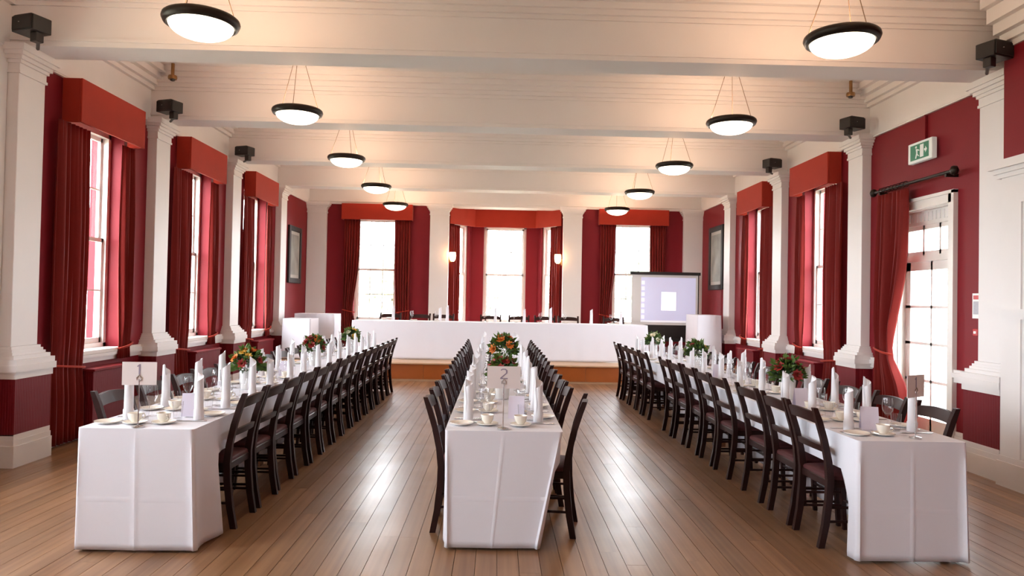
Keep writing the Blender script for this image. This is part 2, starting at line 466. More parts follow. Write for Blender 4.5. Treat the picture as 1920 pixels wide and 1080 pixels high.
# canted bay behind the stage
A, Bp = Vector((1.40, YBW+.08)), Vector((.84, 17.86))
YC = 17.86
def panel_wall(name, p0, p1, h0, h1, op, th=.22, label=None):
    """wall from p0 to p1 (inside face), opening op = (a0,a1,z0,z1) along its length"""
    d = (p1-p0); L = d.length; ang = math.atan2(d.y, d.x)
    T = Matrix.Translation((p0.x, p0.y, 0)) @ Matrix.Rotation(ang, 4, 'Z')
    b = MB(T)
    b.box(0, op[0], 0, th, h0, h1); b.box(op[1], L, 0, th, h0, h1)
    b.box(op[0], op[1], 0, th, h0, op[2]); b.box(op[0], op[1], 0, th, op[3], h1)
    o = b.build(name, 'red_wall', kind='structure', label=label)
    c = T @ Vector(((op[0]+op[1])/2, .10, 0))
    return o, c, ang, (op[1]-op[0])/2
h1 = 3.80
o, c, a, hw = panel_wall('wall_bay_centre', Vector((-Bp.x, YC)), Vector((Bp.x, YC)), 0, h1, (.84-.53, .84+.53, .98, 3.42), label='crimson centre wall of the bay')
sash_window((c.x, c.y, 0), a, hw, .98, 3.42, 'tall centre window of the bay behind the head table')
Ls = (A-Bp).length
o, c, a, hw = panel_wall('wall_bay_left', Vector((-A.x, A.y)), Vector((-Bp.x, YC)), 0, h1, (.36, Ls-.10, .98, 3.42), label='crimson slanting left wall of the bay')
sash_window((c.x, c.y, 0), a, hw, .98, 3.42, 'slanting left window of the bay', cols=2)
o, c, a, hw = panel_wall('wall_bay_right', Vector((Bp.x, YC)), Vector((A.x, A.y)), 0, h1, (.10, Ls-.36, .98, 3.42), label='crimson slanting right wall of the bay')
sash_window((c.x, c.y, 0), a, hw, .98, 3.42, 'slanting right window of the bay', cols=2)
MB().prism([(-1.8, YBW+.1), (1.8, YBW+.1), (1.2, YC+.35), (-1.2, YC+.35)], h1, h1+.1, 'z').build('ceiling_bay', 'ceiling_paint', kind='structure', label='white ceiling of the bay')

# sky portals: guide daylight sampling through the real window openings
def portal(loc, rz, w2, z0, z1, off=.10):
    l = bpy.data.lights.new('window_daylight', 'AREA'); l.shape = 'RECTANGLE'; l.size = 2*w2; l.size_y = z1-z0
    l.cycles.is_portal = True
    o = bpy.data.objects.new('window_daylight', l); COL.objects.link(o)
    T = Matrix.Translation(loc) @ Matrix.Rotation(rz, 4, 'Z') @ Matrix.Translation((0, off, (z0+z1)/2)) @ Matrix.Rotation(-PI/2, 4, 'X')
    o.matrix_world = T
for p in PORTALS: portal(*p)

# ------------------------------------------------------------------ glazed door on the right
dr = empty('door_1', (XW, 0, 0), kind='structure', label='white glazed door with transom and moulded surround in right wall')
y0, y1, zt = DOOR
b = MB()
b.box(-.03, .03, y0, y0+.11, 0, zt); b.box(-.03, .03, y1-.11, y1, 0, zt); b.box(-.03, .03, y0, y1, zt-.11, zt)
b.box(-.05, 0, y0-.01, y0+.03, 0, zt+.01); b.box(-.05, 0, y1-.03, y1+.01, 0, zt+.01); b.box(-.05, 0, y0-.01, y1+.01, zt-.02, zt+.015)
b.build('architrave', 'white_gloss', dr)
b = MB(); b.box(.03, WT, y0+.05, y0+.12, 0, zt-.05); b.box(.03, WT, y1-.12, y1-.05, 0, zt-.05); b.box(.03, WT, y0+.05, y1-.05, zt-.12, zt-.05)
b.box(.10, .18, y0+.12, y1-.12, 2.52, zt-.12)
b.box(.09, .19, y0+.12, y1-.12, 2.10, 2.17)
b.build('door_frame', 'white_gloss', dr)
for k in range(14):
    yy = y0+.16+k*(y1-y0-.32)/13
    MB().box(.085, .10, yy-.016, yy+.016, 2.56, 2.66).build('vent_slat', 'white_paint', dr)
def glazed(name, ya, yb, za, zb, cols, rows, st, bot):
    b = MB(); b.box(.12, .165, ya, ya+st, za, zb); b.box(.12, .165, yb-st, yb, za, zb)
    b.box(.12, .165, ya, yb, za, za+bot); b.box(.12, .165, ya, yb, zb-st, zb)
    for k in range(1, cols):
        yy = ya+st+(yb-ya-2*st)*k/cols; b.box(.12, .165, yy-.016, yy+.016, za, zb)
    for k in range(1, rows):
        zz = za+bot+(zb-za-bot-st)*k/rows; b.box(.12, .165, ya, yb, zz-.016, zz+.016)
    o = b.build(name, 'white_gloss', dr)
    for k in range(cols):
        for j in range(rows):
            pa, pb = ya+st+(yb-ya-2*st)*k/cols, ya+st+(yb-ya-2*st)*(k+1)/cols
            qa, qb = za+bot+(zb-za-bot-st)*j/rows, za+bot+(zb-za-bot-st)*(j+1)/rows
            MB().box(.138, .143, pa+.006, pb-.006, qa+.006, qb-.006).build('pane', 'window_glass', o)
    return o
glazed('transom', y0+.12, y1-.12, 2.17, 2.52, 3, 1, .05, .05)
leaf = glazed('door_leaf', y0+.12, y1-.12, .01, 2.10, 2, 4, .10, .30)
MB().lathe([(.012, 0), (.012, .05), (.028, .055), (.03, .075), (.015, .09)], n=10).build('door_knob', 'brass', leaf)
leaf.children[-1].location = (.12, y0+.17, 1.02); leaf.children[-1].rotation_euler = (0, -PI/2, 0)
MB().box(.07, .12, y0+.14, y0+.22, 2.03, 2.08).build('door_closer', 'steel', leaf)
portal((XW+.14, (y0+y1)/2, 0), -PI/2, (y1-y0)/2-.12, .05, 2.5)

# ------------------------------------------------------------------ chimney breast with white overmantel, right of the camera
ch = empty('chimney_breast', (XW, 4.15, 0), kind='structure', label='white panelled chimney breast at right edge')
b = MB(); b.box(-.26, 0, 0, 2.17, 2.9, ZC); b.build('upper_breast', 'red_wall', ch)
b = MB(); b.box(-.26, 0, 0, 2.17, 0, 2.74)
b.box(-.275, -.26, 1.93, 2.17, .24, 2.74); b.box(-.275, -.26, 0, .24, .24, 2.74); b.box(-.275, -.26, .24, 1.93, 2.5, 2.74)
b.build('panelling', 'white_paint', ch)
b = MB()
for d, za, zb in ((.29, 2.74, 2.78), (.31, 2.78, 2.82), (.34, 2.82, 2.88), (.32, 2.88, 2.9)): b.box(-d, 0, -.03, 2.17+d-.26+.02, za, zb)
b.build('mantel_shelf', 'white_paint', ch)
b = MB(); b.box(-.30, 0, -.02, 2.20, 1.53, 1.57); b.box(-.285, 0, -.01, 2.19, 1.48, 1.53); b.build('panel_rail', 'white_paint', ch)
b = MB(); b.box(-.29, 0, -.02, 2.20, 0, .22); b.box(-.28, 0, -.01, 2.185, .22, .27); b.build('plinth', 'white_paint', ch)
b = MB()
for d, za, zb in ((.28, 3.90, 3.95), (.32, 3.95, 4.02), (.38, 4.02, 4.12), (.44, 4.12, 4.25), (.5, 4.25, ZC)): b.box(-d, 0, -.02, 2.15, za, zb)
b.build('cornice', 'white_paint', ch)

# ------------------------------------------------------------------ under-window boxes, pelmets, curtains
def curtain(name, axis, p0, p1, off, zt, zb, label, tie=None, waves=6, amp=.035, pull=0):
    """pleated hanging cloth from p0 to p1 (2D points) ; off unit normal into room; tie = height of tie-back, pull = how far to gather toward p0"""
    p0, p1 = Vector(p0), Vector(p1); d = (p1-p0); n = Vector((off[0], off[1]))
    N = waves*8; R = 22
    b = MB(); front = []
    rnd = random.Random(label); ph = rnd.uniform(0, 6)
    for i in range(R+1):
        z = zt+(zb-zt)*i/R
        t = i/R
        g = 1.0
        if tie is not None:
            dz = abs(z-tie)
            g = 1-pull*math.exp(-(dz/(.75 if z > tie else .30))**2)
        row = []
        for j in range(N+1):
            u = j/N
            uu = u*g
            am = amp*(.45+.55*min(1, t*3))*(1 if tie is None else (.45+.55*min(1, abs(z-tie)/.3)))
            wv = am*math.sin(2*PI*waves*u+ph+.5*math.sin(3*t+u*4)) + .3*am*math.sin(2*PI*waves*1.7*u+ph*2)
            q = p0+d*uu+n*wv
            row.append((q.x, q.y, z))
        front.append(row)
    b.loft(front, cap=False, closed=False)
    me = b.mesh(name, 'curtain_cloth', smooth=60)
    o = link(name, me, label=label, cat='curtain', group='red curtains')
    so = o.modifiers.new('thickness', 'SOLIDIFY'); so.thickness = .006
    if tie is not None:
        q = MB(); pts = []
        L = d.length*(1-pull)+.03; e = d.normalized()
        for k in range(13):
            a = PI*k/12
            c = p0 + e*(L*.5 - (L*.5+.01)*math.cos(a)) + n*(.012+.055*math.sin(a))
            pts.append((c.x, c.y, tie+.06*math.cos(a)*.5))
        q.tube(pts, .013, 6); q.build('tie_back', 'pelmet_cloth', o, smooth=60)
    return o
def pelmet_box(label, T, L, z0, z1, depth):
    """open-bottomed upholstered pelmet; local x along the wall, room side is -y"""
    b = MB(T)
    b.box(-L/2, L/2, -depth, -depth+.025, z0, z1); b.box(-L/2, -L/2+.025, -depth+.025, 0, z0, z1); b.box(L/2-.025, L/2, -depth+.025, 0, z0, z1)
    b.box(-L/2+.025, L/2-.025, -depth+.025, 0, z1-.03, z1-.005)
    return b.build('pelmet', 'pelmet_cloth', label=label, cat='pelmet', group='red upholstered pelmets', bevel=.004)
def side_dressing(s, c, side, nth):
    n = (-s, 0)
    pos = '%s wall, %s window from the camera' % (side, nth)
    T = Matrix.Translation((s*(XW-.021), c, 0)) @ Matrix.Rotation(PI/2 if s < 0 else -PI/2, 4, 'Z')
    pelmet_box('orange-red upholstered pelmet, ' + pos, T, 1.30, 3.28, 3.725, .20)
    X = s*(XW-.075)
    curtain('curtain', 'y', (X, c-.80), (X, c-.26), n, 3.278, .03, 'long red near curtain, ' + pos, tie=.80, waves=8, amp=.028, pull=.05)
    curtain('curtain', 'y', (X, c+.70), (X, c+.44), n, 3.278, .80, 'red far curtain above radiator box, ' + pos, tie=.95, waves=5, amp=.028, pull=.15)
    r = empty('radiator_box', (s*(XW-.021), c, 0), label='low red painted radiator box, ' + pos, cat='radiator box', group='radiator boxes')
    b = MB(); b.box(0, -s*.16, -.23, .66, .02, .72); b.build('body', 'red_dado', r)
    b = MB(); b.box(0, -s*.18, -.24, .67, .72, .75); b.build('ledge', 'red_wall', r, bevel=.005)
for i, c in enumerate(LWIN[:3]): side_dressing(-1, c, 'left', ORD[i])
for i, c in enumerate(RWIN): side_dressing(1, c, 'right', ORD[i])
# end-wall windows
for s, side in ((-1, 'left'), (1, 'right')):
    T = Matrix.Translation((s*2.985, YBW-.021, 0))
    pelmet_box('red upholstered pelmet over end-wall window, %s of the bay' % side, T, 1.63, 3.37, 3.735, .20)
    Yc = YBW-.10
    x0, x1 = s*2.985-.76, s*2.985+.76
    curtain('curtain', 'x', (x0, Yc), (x0+.36, Yc), (0, -1), 3.40, SH+.03, 'red curtain left of the end-wall window, %s of the bay' % side, tie=1.25, waves=6, amp=.03, pull=.35)
    curtain('curtain', 'x', (x1, Yc), (x1-.36, Yc), (0, -1), 3.40, SH+.03, 'red curtain right of the end-wall window, %s of the bay' % side, tie=1.25, waves=6, amp=.03, pull=.10)
# bay pelmet: three faces following the bay, and its two curtains
pts = [(-1.31, YBW+.14), (-.745, 17.60), (.745, 17.60), (1.31, YBW+.14)]
pb = empty('bay_pelmet', (0, YBW, 0), label='three-sided red pelmet inside the bay behind head table', cat='pelmet', group='red upholstered pelmets')
for k in range(3):
    p, q = Vector(pts[k]), Vector(pts[k+1]); d = q-p
    T = Matrix.Translation((p.x, p.y-YBW, 0)) @ Matrix.Rotation(math.atan2(d.y, d.x), 4, 'Z')
    MB(T).box(0, d.length, 0, .03, 3.36, 3.79).build('pelmet_panel', 'pelmet_cloth', pb)
for s, side in ((-1, 'left'), (1, 'right')):
    curtain('curtain', 'x', (s*1.33, YBW+.18), (s*1.10, YBW+.56), (-s*.8, -.5), 3.355, SH+.03, 'red curtain in the bay, %s side by the wall lamp' % side, waves=6, amp=.03)

# curtain pole and curtain of the door
pole = empty('curtain_pole', (XW, 0, 0), label='dark wooden curtain pole above the glazed door', cat='curtain pole')
MB().tube([(-.12, 7.26, 2.985), (-.12, 8.78, 2.985)], .018, 10).build('pole', 'bronze', pole, smooth=50)
for yy, e in ((7.26, -1), (8.78, 1)):
    MB().lathe([(.005, -.05), (.03, -.04), (.045, 0), (.03, .04), (.005, .05)], (-.12, yy+e*.03, 2.985), 12).build('finial', 'bronze', pole, smooth=60)
for yy in (7.36, 8.66):
    MB().box(-.13, 0, yy-.015, yy+.015, 2.94, 2.97).build('bracket', 'bronze', pole)
for k in range(8):
    yy = 8.10+k*.075
    q = MB(); q.tube([(-.12+.032*math.cos(a), yy, 2.985+.032*math.sin(a)) for a in [2*PI*j/12 for j in range(13)]], .005, 5); q.build('curtain_ring', 'bronze', pole)
curtain('curtain', 'y', (XW-.12, 8.70), (XW-.12, 8.06), (-1, 0), 2.930, .03, 'red curtain gathered by a tie-back beside the glazed door', tie=1.04, waves=8, amp=.04, pull=.50)

# ------------------------------------------------------------------ ceiling pendant lamps
def pendant():
    r = empty('pendant_lamp', (0, 0, 0))
    R = .275
    q = MB(); rings = []
    prof = [(R-.045, .030), (R-.012, .038), (R, .028), (R+.005, .008), (R-.008, -.022), (R-.03, -.032), (R-.05, -.022), (R-.05, .02)]
    n = 40
    rings = [[(a*math.cos(2*PI*k/n), a*math.sin(2*PI*k/n), z) for k in range(n)] for a, z in prof+[prof[0]]]
    q.loft(rings, cap=False); q.build('rim', 'bronze', r, smooth=50)
    prof = [(.232*math.cos(t)+.002, -.02-.105*math.sin(t)) for t in [PI/2*k/8 for k in range(9)]]
    q = MB(); q.lathe(prof[:-1]+[(.004, -.125)], n=36, cap=False)
    q.build('glass_bowl', 'bowl_glass', r, smooth=60)
    H = ZC-3.62
    MB().lathe([(.06, H), (.06, H-.02), (.035, H-.05), (.02, H-.055)], n=16).build('ceiling_rose', 'bronze', r, smooth=50)
    for k in range(3):
        a = 2*PI*k/3+.5
        MB().tube([(.25*math.cos(a), .25*math.sin(a), .03), (.02*math.cos(a), .02*math.sin(a), H-.045)], .0035, 5).build('wire', 'wire', r)
    return r
LP = [(s*2.45, y, s, i) for i, y in enumerate((5.43, 8.04, 10.655, 13.27, 15.78)) for s in (-1, 1)]
lp0 = pendant()
for k, (x, y, s, i) in enumerate(LP):
    lb = 'round glass bowl pendant lamp, %s from the camera on the %s' % (ORD[i], 'left' if s < 0 else 'right')
    z = 3.62
    if k == 0:
        o = lp0; o.location = (x, y, z); tag(o, lb, 'lamp', 'pendant bowl lamps')
    else:
        o = copy_tree(lp0, (x, y, z), s*.3+i*.4, lb, 'pendant bowl lamps')
        for chd in [q for q in o.children if q.type == 'LIGHT']: bpy.data.objects.remove(chd)
    l = bpy.data.lights.new('bulb', 'POINT'); l.energy = LAMP_W; l.color = (1, .60, .36); l.shadow_soft_size = .06
    lo = bpy.data.objects.new('bulb', l); COL.objects.link(lo); lo.parent = o; lo.location = (0, 0, .015)
# a pair behind the camera
for s in (-1, 1):
    for y in (2.82, .2):
        o = copy_tree(lp0, (s*2.45, y, 3.62), 0, 'round glass bowl pendant lamp behind the photographer, %s, %s pair' % ('left' if s < 0 else 'right', 'nearer' if y > 1 else 'farther'), 'pendant lamps behind the photographer')
        for chd in [q for q in o.children if q.type == 'LIGHT']: bpy.data.objects.remove(chd)
        l = bpy.data.lights.new('bulb', 'POINT'); l.energy = LAMP_W; l.color = (1, .60, .36); l.shadow_soft_size = .06
        lo = bpy.data.objects.new('bulb', l); COL.objects.link(lo); lo.parent = o; lo.location = (0, 0, .015)

# wall lamps in the bay
for s, side in ((-1, 'left'), (1, 'right')):
    r = empty('wall_lamp', (s*1.33, YB+.05, 2.50), label='glowing wall lamp on %s side of the bay' % side, cat='lamp', group='wall lamps in the bay')
    MB().box(0, -s*.02, -.04, .04, -.09, .05).build('back_plate', 'brass', r, bevel=.004)
    MB().tube([(-s*.02, 0, -.05), (-s*.08, 0, -.07), (-s*.10, 0, -.03)], .008, 6).build('arm', 'brass', r, smooth=50)
    MB().lathe([(.035, -.05), (.065, -.01), (.078, .08), (.072, .16)], (-s*.10, 0, 0), 16).build('lamp_shade', 'shade_glass', r, smooth=50)
    l = bpy.data.lights.new('bulb', 'POINT'); l.energy = 12; l.color = (1, .48, .18); l.shadow_soft_size = .05
    lo = bpy.data.objects.new('bulb', l); COL.objects.link(lo); lo.parent = r; lo.location = (-s*.11, -.09, .08)

# ------------------------------------------------------------------ loudspeakers on brackets by the beams
def loudspeaker(x, y, s, label):
    r = empty('loudspeaker', (x, y, 3.86), s*.35, label=label, cat='speaker', group='loudspeakers under the ceiling')
    MB().prism([(-.155, -.085), (.155, -.085), (.155, .075), (.12, .09), (-.12, .09), (-.155, .075)], -.09, .12, 'y').build('cabinet', 'black_plastic', r, bevel=.006)
    MB().box(-.14, .14, -.102, -.09, -.07, .07).build('grille', 'speaker_cloth', r, bevel=.004)
    MB().lathe([(.008, 0), (.008, .006)], (-.03, -.104, .0), 10).build('badge', 'steel', r)
    MB().box(-s*.08-.045, -s*.08+.045, -.03, .06, -.185, -.085).build('bracket', 'black_plastic', r, bevel=.006)
    MB().tube([(-s*.08, .03, -.15), (s*.04, .12, -.15), (s*.20, .24, -.15)], .018, 8).build('bracket_arm', 'black_plastic', r)
    r.scale = (.82,)*3
for i, y in enumerate(PY[1:4]):
    loudspeaker(-4.25, y-.25, -1, 'black loudspeaker on bracket by left wall, %s from camera' % ORD[i])
    loudspeaker(4.25 if i else 4.22, y-.25, 1, 'black loudspeaker on bracket by right wall, %s from camera' % ORD[i])
# smoke detectors
for s, side in ((-1, 'left'), (1, 'right')):
    r = empty('smoke_detector', (s*4.22, 8.85, 4.205), label='small brass-coloured detector under cornice on the %s' % side, cat='detector', group='detectors')
    MB().lathe([(.02, .195), (.02, .05), (.05, .045), (.055, .02), (.05, .0)], n=14).build('housing', 'brass', r, smooth=40)
    MB().lathe([(.03, .0), (.025, -.02), (.01, -.025)], n=12).build('sensor', 'black_plastic', r, smooth=40)

# ------------------------------------------------------------------ pictures, exit sign, notice
for s, side in ((-1, 'left'), (1, 'right')):
    y0, y1, za, zb = (15.18, 16.12, 1.85, 3.08) if s < 0 else (15.02, 16.02, 1.88, 3.27)
    r = empty('framed_picture', (s*XW, (y0+y1)/2, (za+zb)/2), label='dark framed portrait-shaped picture on %s wall near stage' % side, cat='picture', group='framed pictures')
    h, v = (y1-y0)/2, (zb-za)/2; b = MB(); X = -s*.05
    b.box(0, X, -h, -h+.11, -v, v); b.box(0, X, h-.11, h, -v, v); b.box(0, X, -h+.11, h-.11, -v, -v+.11); b.box(0, X, -h+.11, h-.11, v-.11, v)
    b.build('frame', 'black_plastic', r, bevel=.008)
    MB().box(0, -s*.022, -h+.10, h-.10, -v+.10, v-.10).build('mount', 'picture_mount', r)
    MB().box(-s*.022, -s*.026, -h+.17, h-.17, -v+.18, v-.18).build('canvas', 'picture_canvas', r)
ex = empty('exit_sign', (XW-.06, 7.89, 3.32), 0, label='white and green exit sign above the glazed door', cat='exit sign')
b = MB(); b.box(-.03, .03, -.225, .225, -.115, .115); b.build('casing', 'sign_white', ex, bevel=.006)
MB().box(-.036, -.03, -.17, .17, -.085, .085).build('green_panel', 'sign_green', ex)
def flat(parent, polys, name, m, x=-.039, th=.003):
    for p in polys:
        MB().prism(p, x, x+th, 'x').build(name, m, parent)
flat(ex, [[(-.02, -.07), (-.02, .07), (-.085, .07), (-.085, -.07)]], 'door_symbol', 'sign_white')
flat(ex, [[(.055, .038), (.075, .055), (.055, .07), (.038, .055)], [(.025, .03), (.06, .035), (.05, -.015), (.03, -.02)],
          [(.03, -.015), (.05, -.01), (.07, -.07), (.055, -.075)], [(.03, -.02), (.045, -.02), (.02, -.05), (.0, -.055), (.0, -.045), (.012, -.042)],
          [(.03, .03), (.03, .02), (.0, .005), (-.005, .015)]], 'running_figure', 'sign_white')
flat(ex, [[(-.15, 0), (-.12, .035), (-.12, .012), (-.10, .012), (-.10, -.012), (-.12, -.012), (-.12, -.035)]], 'arrow', 'sign_white')
MB().box(.03, .058, .0, .02, .11, .41).build('conduit', 'red_wall', ex)
ntc = empty('wall_notice', (XW, 7.02, 1.6), label='small white notice on red wall beside the glazed door', cat='notice')
MB().box(-.012, 0, -.075, .075, -.13, .12).build('panel', 'sign_white', ntc)
MB().box(-.014, -.012, -.06, .06, .06, .10).build('heading_band', 'alarm_red', ntc)
MB().box(-.014, -.012, -.06, .06, -.09, .04).build('text_block', 'notice_grey', ntc)
fc = empty('fire_call_point', (XW, 7.03, 1.33), label='small red fire call point below the white notice', cat='alarm')
MB().box(-.03, 0, -.035, .035, -.035, .035).build('housing', 'alarm_red', fc, bevel=.005)
MB().box(-.032, -.03, -.018, .018, -.012, .012).build('break_glass', 'sign_white', fc)

# ------------------------------------------------------------------ projection screen
ps = empty('projection_screen', (3.505, 15.6, SH), label='portable projection screen showing a computer desktop, on the stage', cat='screen')
hw = .735
MB().prism([(-.05, 1.835), (.03, 1.835), (.045, 1.86), (.03, 1.90), (-.05, 1.90)], -hw-.03, hw+.03, 'x').build('top_case', 'black_plastic', ps)
MB().box(-hw, hw, -.004, .004, .74, 1.84).build('screen_sheet', 'screen_fabric', ps)
MB().box(-hw, hw, -.006, .006, .44, .74).build('lower_border', 'black_plastic', ps)
MB().box(hw-.012, hw+.01, -.007, .007, .44, 1.84).build('side_border', 'black_plastic', ps)
img = MB().box(-.53, hw-.06, -.0065, -.004, .80, 1.78).build('projected_desktop', 'projected_desktop', ps)
MB().box(-.08, .24, -.009, -.0065, 1.06, 1.46).build('open_window', 'projected_window', img)
for k in range(7): MB().box(-.52, -.45, -.008, -.0065, 1.62-.125*k, 1.70-.125*k).build('desktop_icon', 'projected_icon', img)
MB().box(-.53, hw-.06, -.008, -.0065, .80, .835).build('task_bar', 'projected_icon', img)
MB().box(-hw-.02, hw+.02, -.06, .06, .38, .44).build('bottom_case', 'black_plastic', ps, bevel=.01)
for s in (-1, 1):
    q = MB(); q.box(s*.5-.02, s*.5+.02, -.25, .25, 0, .03); q.box(s*.5-.02, s*.5+.02, -.02, .02, .03, .39); q.build('leg', 'black_plastic', ps)
MB().box(-.02, .02, .01, .04, .2, 1.86).build('rear_pole', 'black_plastic', ps)

# ------------------------------------------------------------------ tables and cloths
def smooth(a, b, x):
    t = max(0, min(1, (x-a)/(b-a))); return t*t*(3-2*t)
def table_cloth(name, x0, x1, y0, y1, zt, zb, label, tuckL=None, tuckR=None, skew=0, pull=(0, 0), back_drop=None, seed=0, crease=True, flare=.004):
    """cloth over a table: top plus drop on four sides; where chairs are pushed in (y > tuck) the drop lies back over the seats"""
    rnd = random.Random(seed)
    P = []   # (x,y,nx,ny,side)
    r = .02
    def seg(a, b, st):
        n = max(2, int(abs(b-a)/st)); return [a+(b-a)*k/n for k in range(n+1)]
    for y in seg(y1-r, y0+r, .06): P.append((x0, y, -1, 0, 'L'))
    for k in range(1, 4): a = PI+PI/2*k/4; P.append((x0+r+r*math.cos(a), y0+r+r*math.sin(a), math.cos(a), math.sin(a), 'LF'))
    for x in sorted(seg(x0+r, x1-r, .035)+([(x0+x1)/2+q for q in (-.012, -.001, .011)] if crease else [])): P.append((x, y0, 0, -1, 'F'))
    for k in range(1, 4): a = 1.5*PI+PI/2*k/4; P.append((x1-r+r*math.cos(a), y0+r+r*math.sin(a), math.cos(a), math.sin(a), 'FR'))
    for y in seg(y0+r, y1-r, .06): P.append((x1, y, 1, 0, 'R'))
    for x in seg(x1-r, x0+r, .12): P.append((x, y1, 0, 1, 'B'))
    H = zt-zb
    ts = [k/18 for k in range(19)]
    if crease: ts = sorted(ts+[1-.30/H-.014/H, 1-.30/H, 1-.30/H+.014/H])
    rows = len(ts)-1
    tuckprof = []
    for i in range(rows+1):
        t = ts[i]
        if t < .40: tuckprof.append((.004+.004*t, zt-(zt-.525)*t/.40))
        elif t < .60: u = (t-.40)/.20; tuckprof.append((.006-.304*u, .525-.035*min(1, u*2)))
        else: u = (t-.60)/.40; tuckprof.append((-.298-.001*u, .49-(.49-.09)*u))
    rings = []
    xm = (x0+x1)/2
    for i in range(rows+1):
        t = ts[i]; ring = []
        for (x, y, nx, ny, side) in P:
            off = .003+flare*t
            z = zt-H*t
            s_ = x+y
            # soft folds
            amp = (.0015 if crease else .006)*t if side in ('F',) else .014*t
            if not crease and x1-x0 < 1: amp = .0025*t
            off += amp*math.sin(s_*9+seed)+.5*amp*math.sin(s_*21+2*seed)
            dx = dy = 0
            if side in ('LF', 'FR'): off += .008*t
            if side == 'F':
                if crease:
                    off += .0045*max(0, 1-abs(x-xm)/.012)*min(1, t*6) + (.02*(x-xm) if x < xm else -.03*(x-xm))*min(1, t*4)
                    off += .0035*max(0, 1-abs(z-(zb+.30))/.014)
                e0, e1 = math.exp(-(x-x0)/.05), math.exp(-(x1-x)/.05)
                off += .006*t*(e0+e1)
                fx = (x-x0)/(x1-x0)
                dx += pull[0]*t*(1-fx)**1.0 - pull[1]*t*fx
            if side == 'LF': dx += pull[0]*t
            if side == 'FR': dx -= pull[1]*t
            if side == 'L' and tuckL is not None:
                wgt = smooth(tuckL-.04, tuckL+.04, y); o2, z2 = tuckprof[i]
                fr = (1-smooth(y0, tuckL, y)); off = off*(1-wgt)+o2*wgt; z = z*(1-wgt)+z2*wgt
                dx += pull[0]*t*(1-wgt)
                if wgt < .9: off += .03*t*(1-wgt)*smooth(y0, tuckL, y)
            if side == 'R' and tuckR is not None:
                wgt = smooth(tuckR-.04, tuckR+.04, y); o2, z2 = tuckprof[i]
                off = off*(1-wgt)+o2*wgt; z = z*(1-wgt)+z2*wgt
                dx -= pull[1]*t*(1-wgt)
                if wgt < .9: off += .03*t*(1-wgt)*smooth(y0, tuckR, y)
            if side == 'B' and back_drop is not None: z = zt-back_drop*t; off *= .4
            X = x+nx*off+dx+skew*(y-y0); Y = y+ny*off
            ring.append((X, Y, z))
        rings.append(ring)
    b = MB(); b.loft(rings, cap=False)
    n = len(P); b.f.append(tuple(range(n-1, -1, -1)))
    o = b.build(name, 'table_linen', smooth=50, label=label, cat='tablecloth', group='white tablecloths')
    so = o.modifiers.new('thickness', 'SOLIDIFY'); so.thickness = .0025; so.offset = 1
    return o
def trestle_table(x0, x1, y0, y1, zt, zf, label, skew=0):
    r = empty('banquet_table', ((x0+x1)/2, y0, zf), label=label, cat='table', group='banquet tables')
    if skew: r.rotation_euler = (0, 0, -math.atan(skew))
    h = (x1-x0)/2; L = y1-y0
    MB().box(-h+.015, h-.015, .015, L-.015, zt-.035-zf, zt-.005-zf).build('table_top', 'table_wood', r)
    if L > 1.5 and L > 2*h:
        n = 4
        for k in range(n):
            for e in (.35, L/n-.35):
                y = L*k/n+e; q = MB(); q.box(-.018, .018, y-.02, y+.02, .05, zt-.035-zf); q.box(-.024, .024, y-.05, y+.05, 0, .05); q.build('trestle_leg', 'table_wood', r)
    else:
        for sx in (-1, 1):
            for y in (.08, L-.08): MB().box(sx*(h-.10)-.02, sx*(h-.10)+.02, y-.02, y+.02, 0, zt-.035-zf).build('leg', 'table_wood', r)
    return r
ZT = .74
YE = 12.10
TABLES = {  # name: x0,x1,y0,skew
    'left': (-2.672, -1.987, 4.37, 0.0), 'centre': (-.475, .257, 4.48, 0.0), 'right': (2.054, 2.720, 4.335, -.013)}
TUCK = {'left': (4.58, 4.73), 'centre': (4.66, 4.60), 'right': (4.50, 4.56)}
PULL = {'left': (0, -.03), 'centre': (.02, .15), 'right': (0, 0)}
for k, (x0, x1, y0, sk) in TABLES.items():
    trestle_table(x0, x1, y0, YE, ZT, 0, 'long banquet table under white cloth, %s row' % k, sk)
    table_cloth('table_cloth', x0, x1, y0, YE, ZT+.003, .018, 'long white tablecloth with ironed creases on the %s table' % k, TUCK[k][0], TUCK[k][1], sk, PULL[k], seed={'left': 1, 'centre': 4, 'right': 2}[k])
ZH = SH+.755
trestle_table(-3.06, 2.87, 14.36, 15.03, ZH, SH, 'long head table under white cloth on the stage')
table_cloth('table_cloth', -3.06, 2.87, 14.36, 15.03, ZH+.003, SH+.012, 'wide white tablecloth on the head table on the stage', back_drop=.24, seed=9, crease=False, flare=.03)
# draped side tables on the stage
for (x0, x1, y0, y1, zt, l) in ((-4.30, -3.77, 13.90, 14.55, 1.13, 'left edge of the stage, nearer one'), (-4.30, -3.50, 14.70, 15.35, 1.21, 'left edge of the stage, taller one behind'), (3.82, 4.30, 14.15, 15.0, 1.34, 'right edge of the stage beside the screen')):
    trestle_table(x0, x1, y0, y1, zt, SH, 'small side table under white cloth, ' + l)
    table_cloth('table_cloth', x0, x1, y0, y1, zt+.003, SH+.012, 'white cloth over small side table, ' + l, seed=int(abs(x0*10)), crease=False, flare=.012)

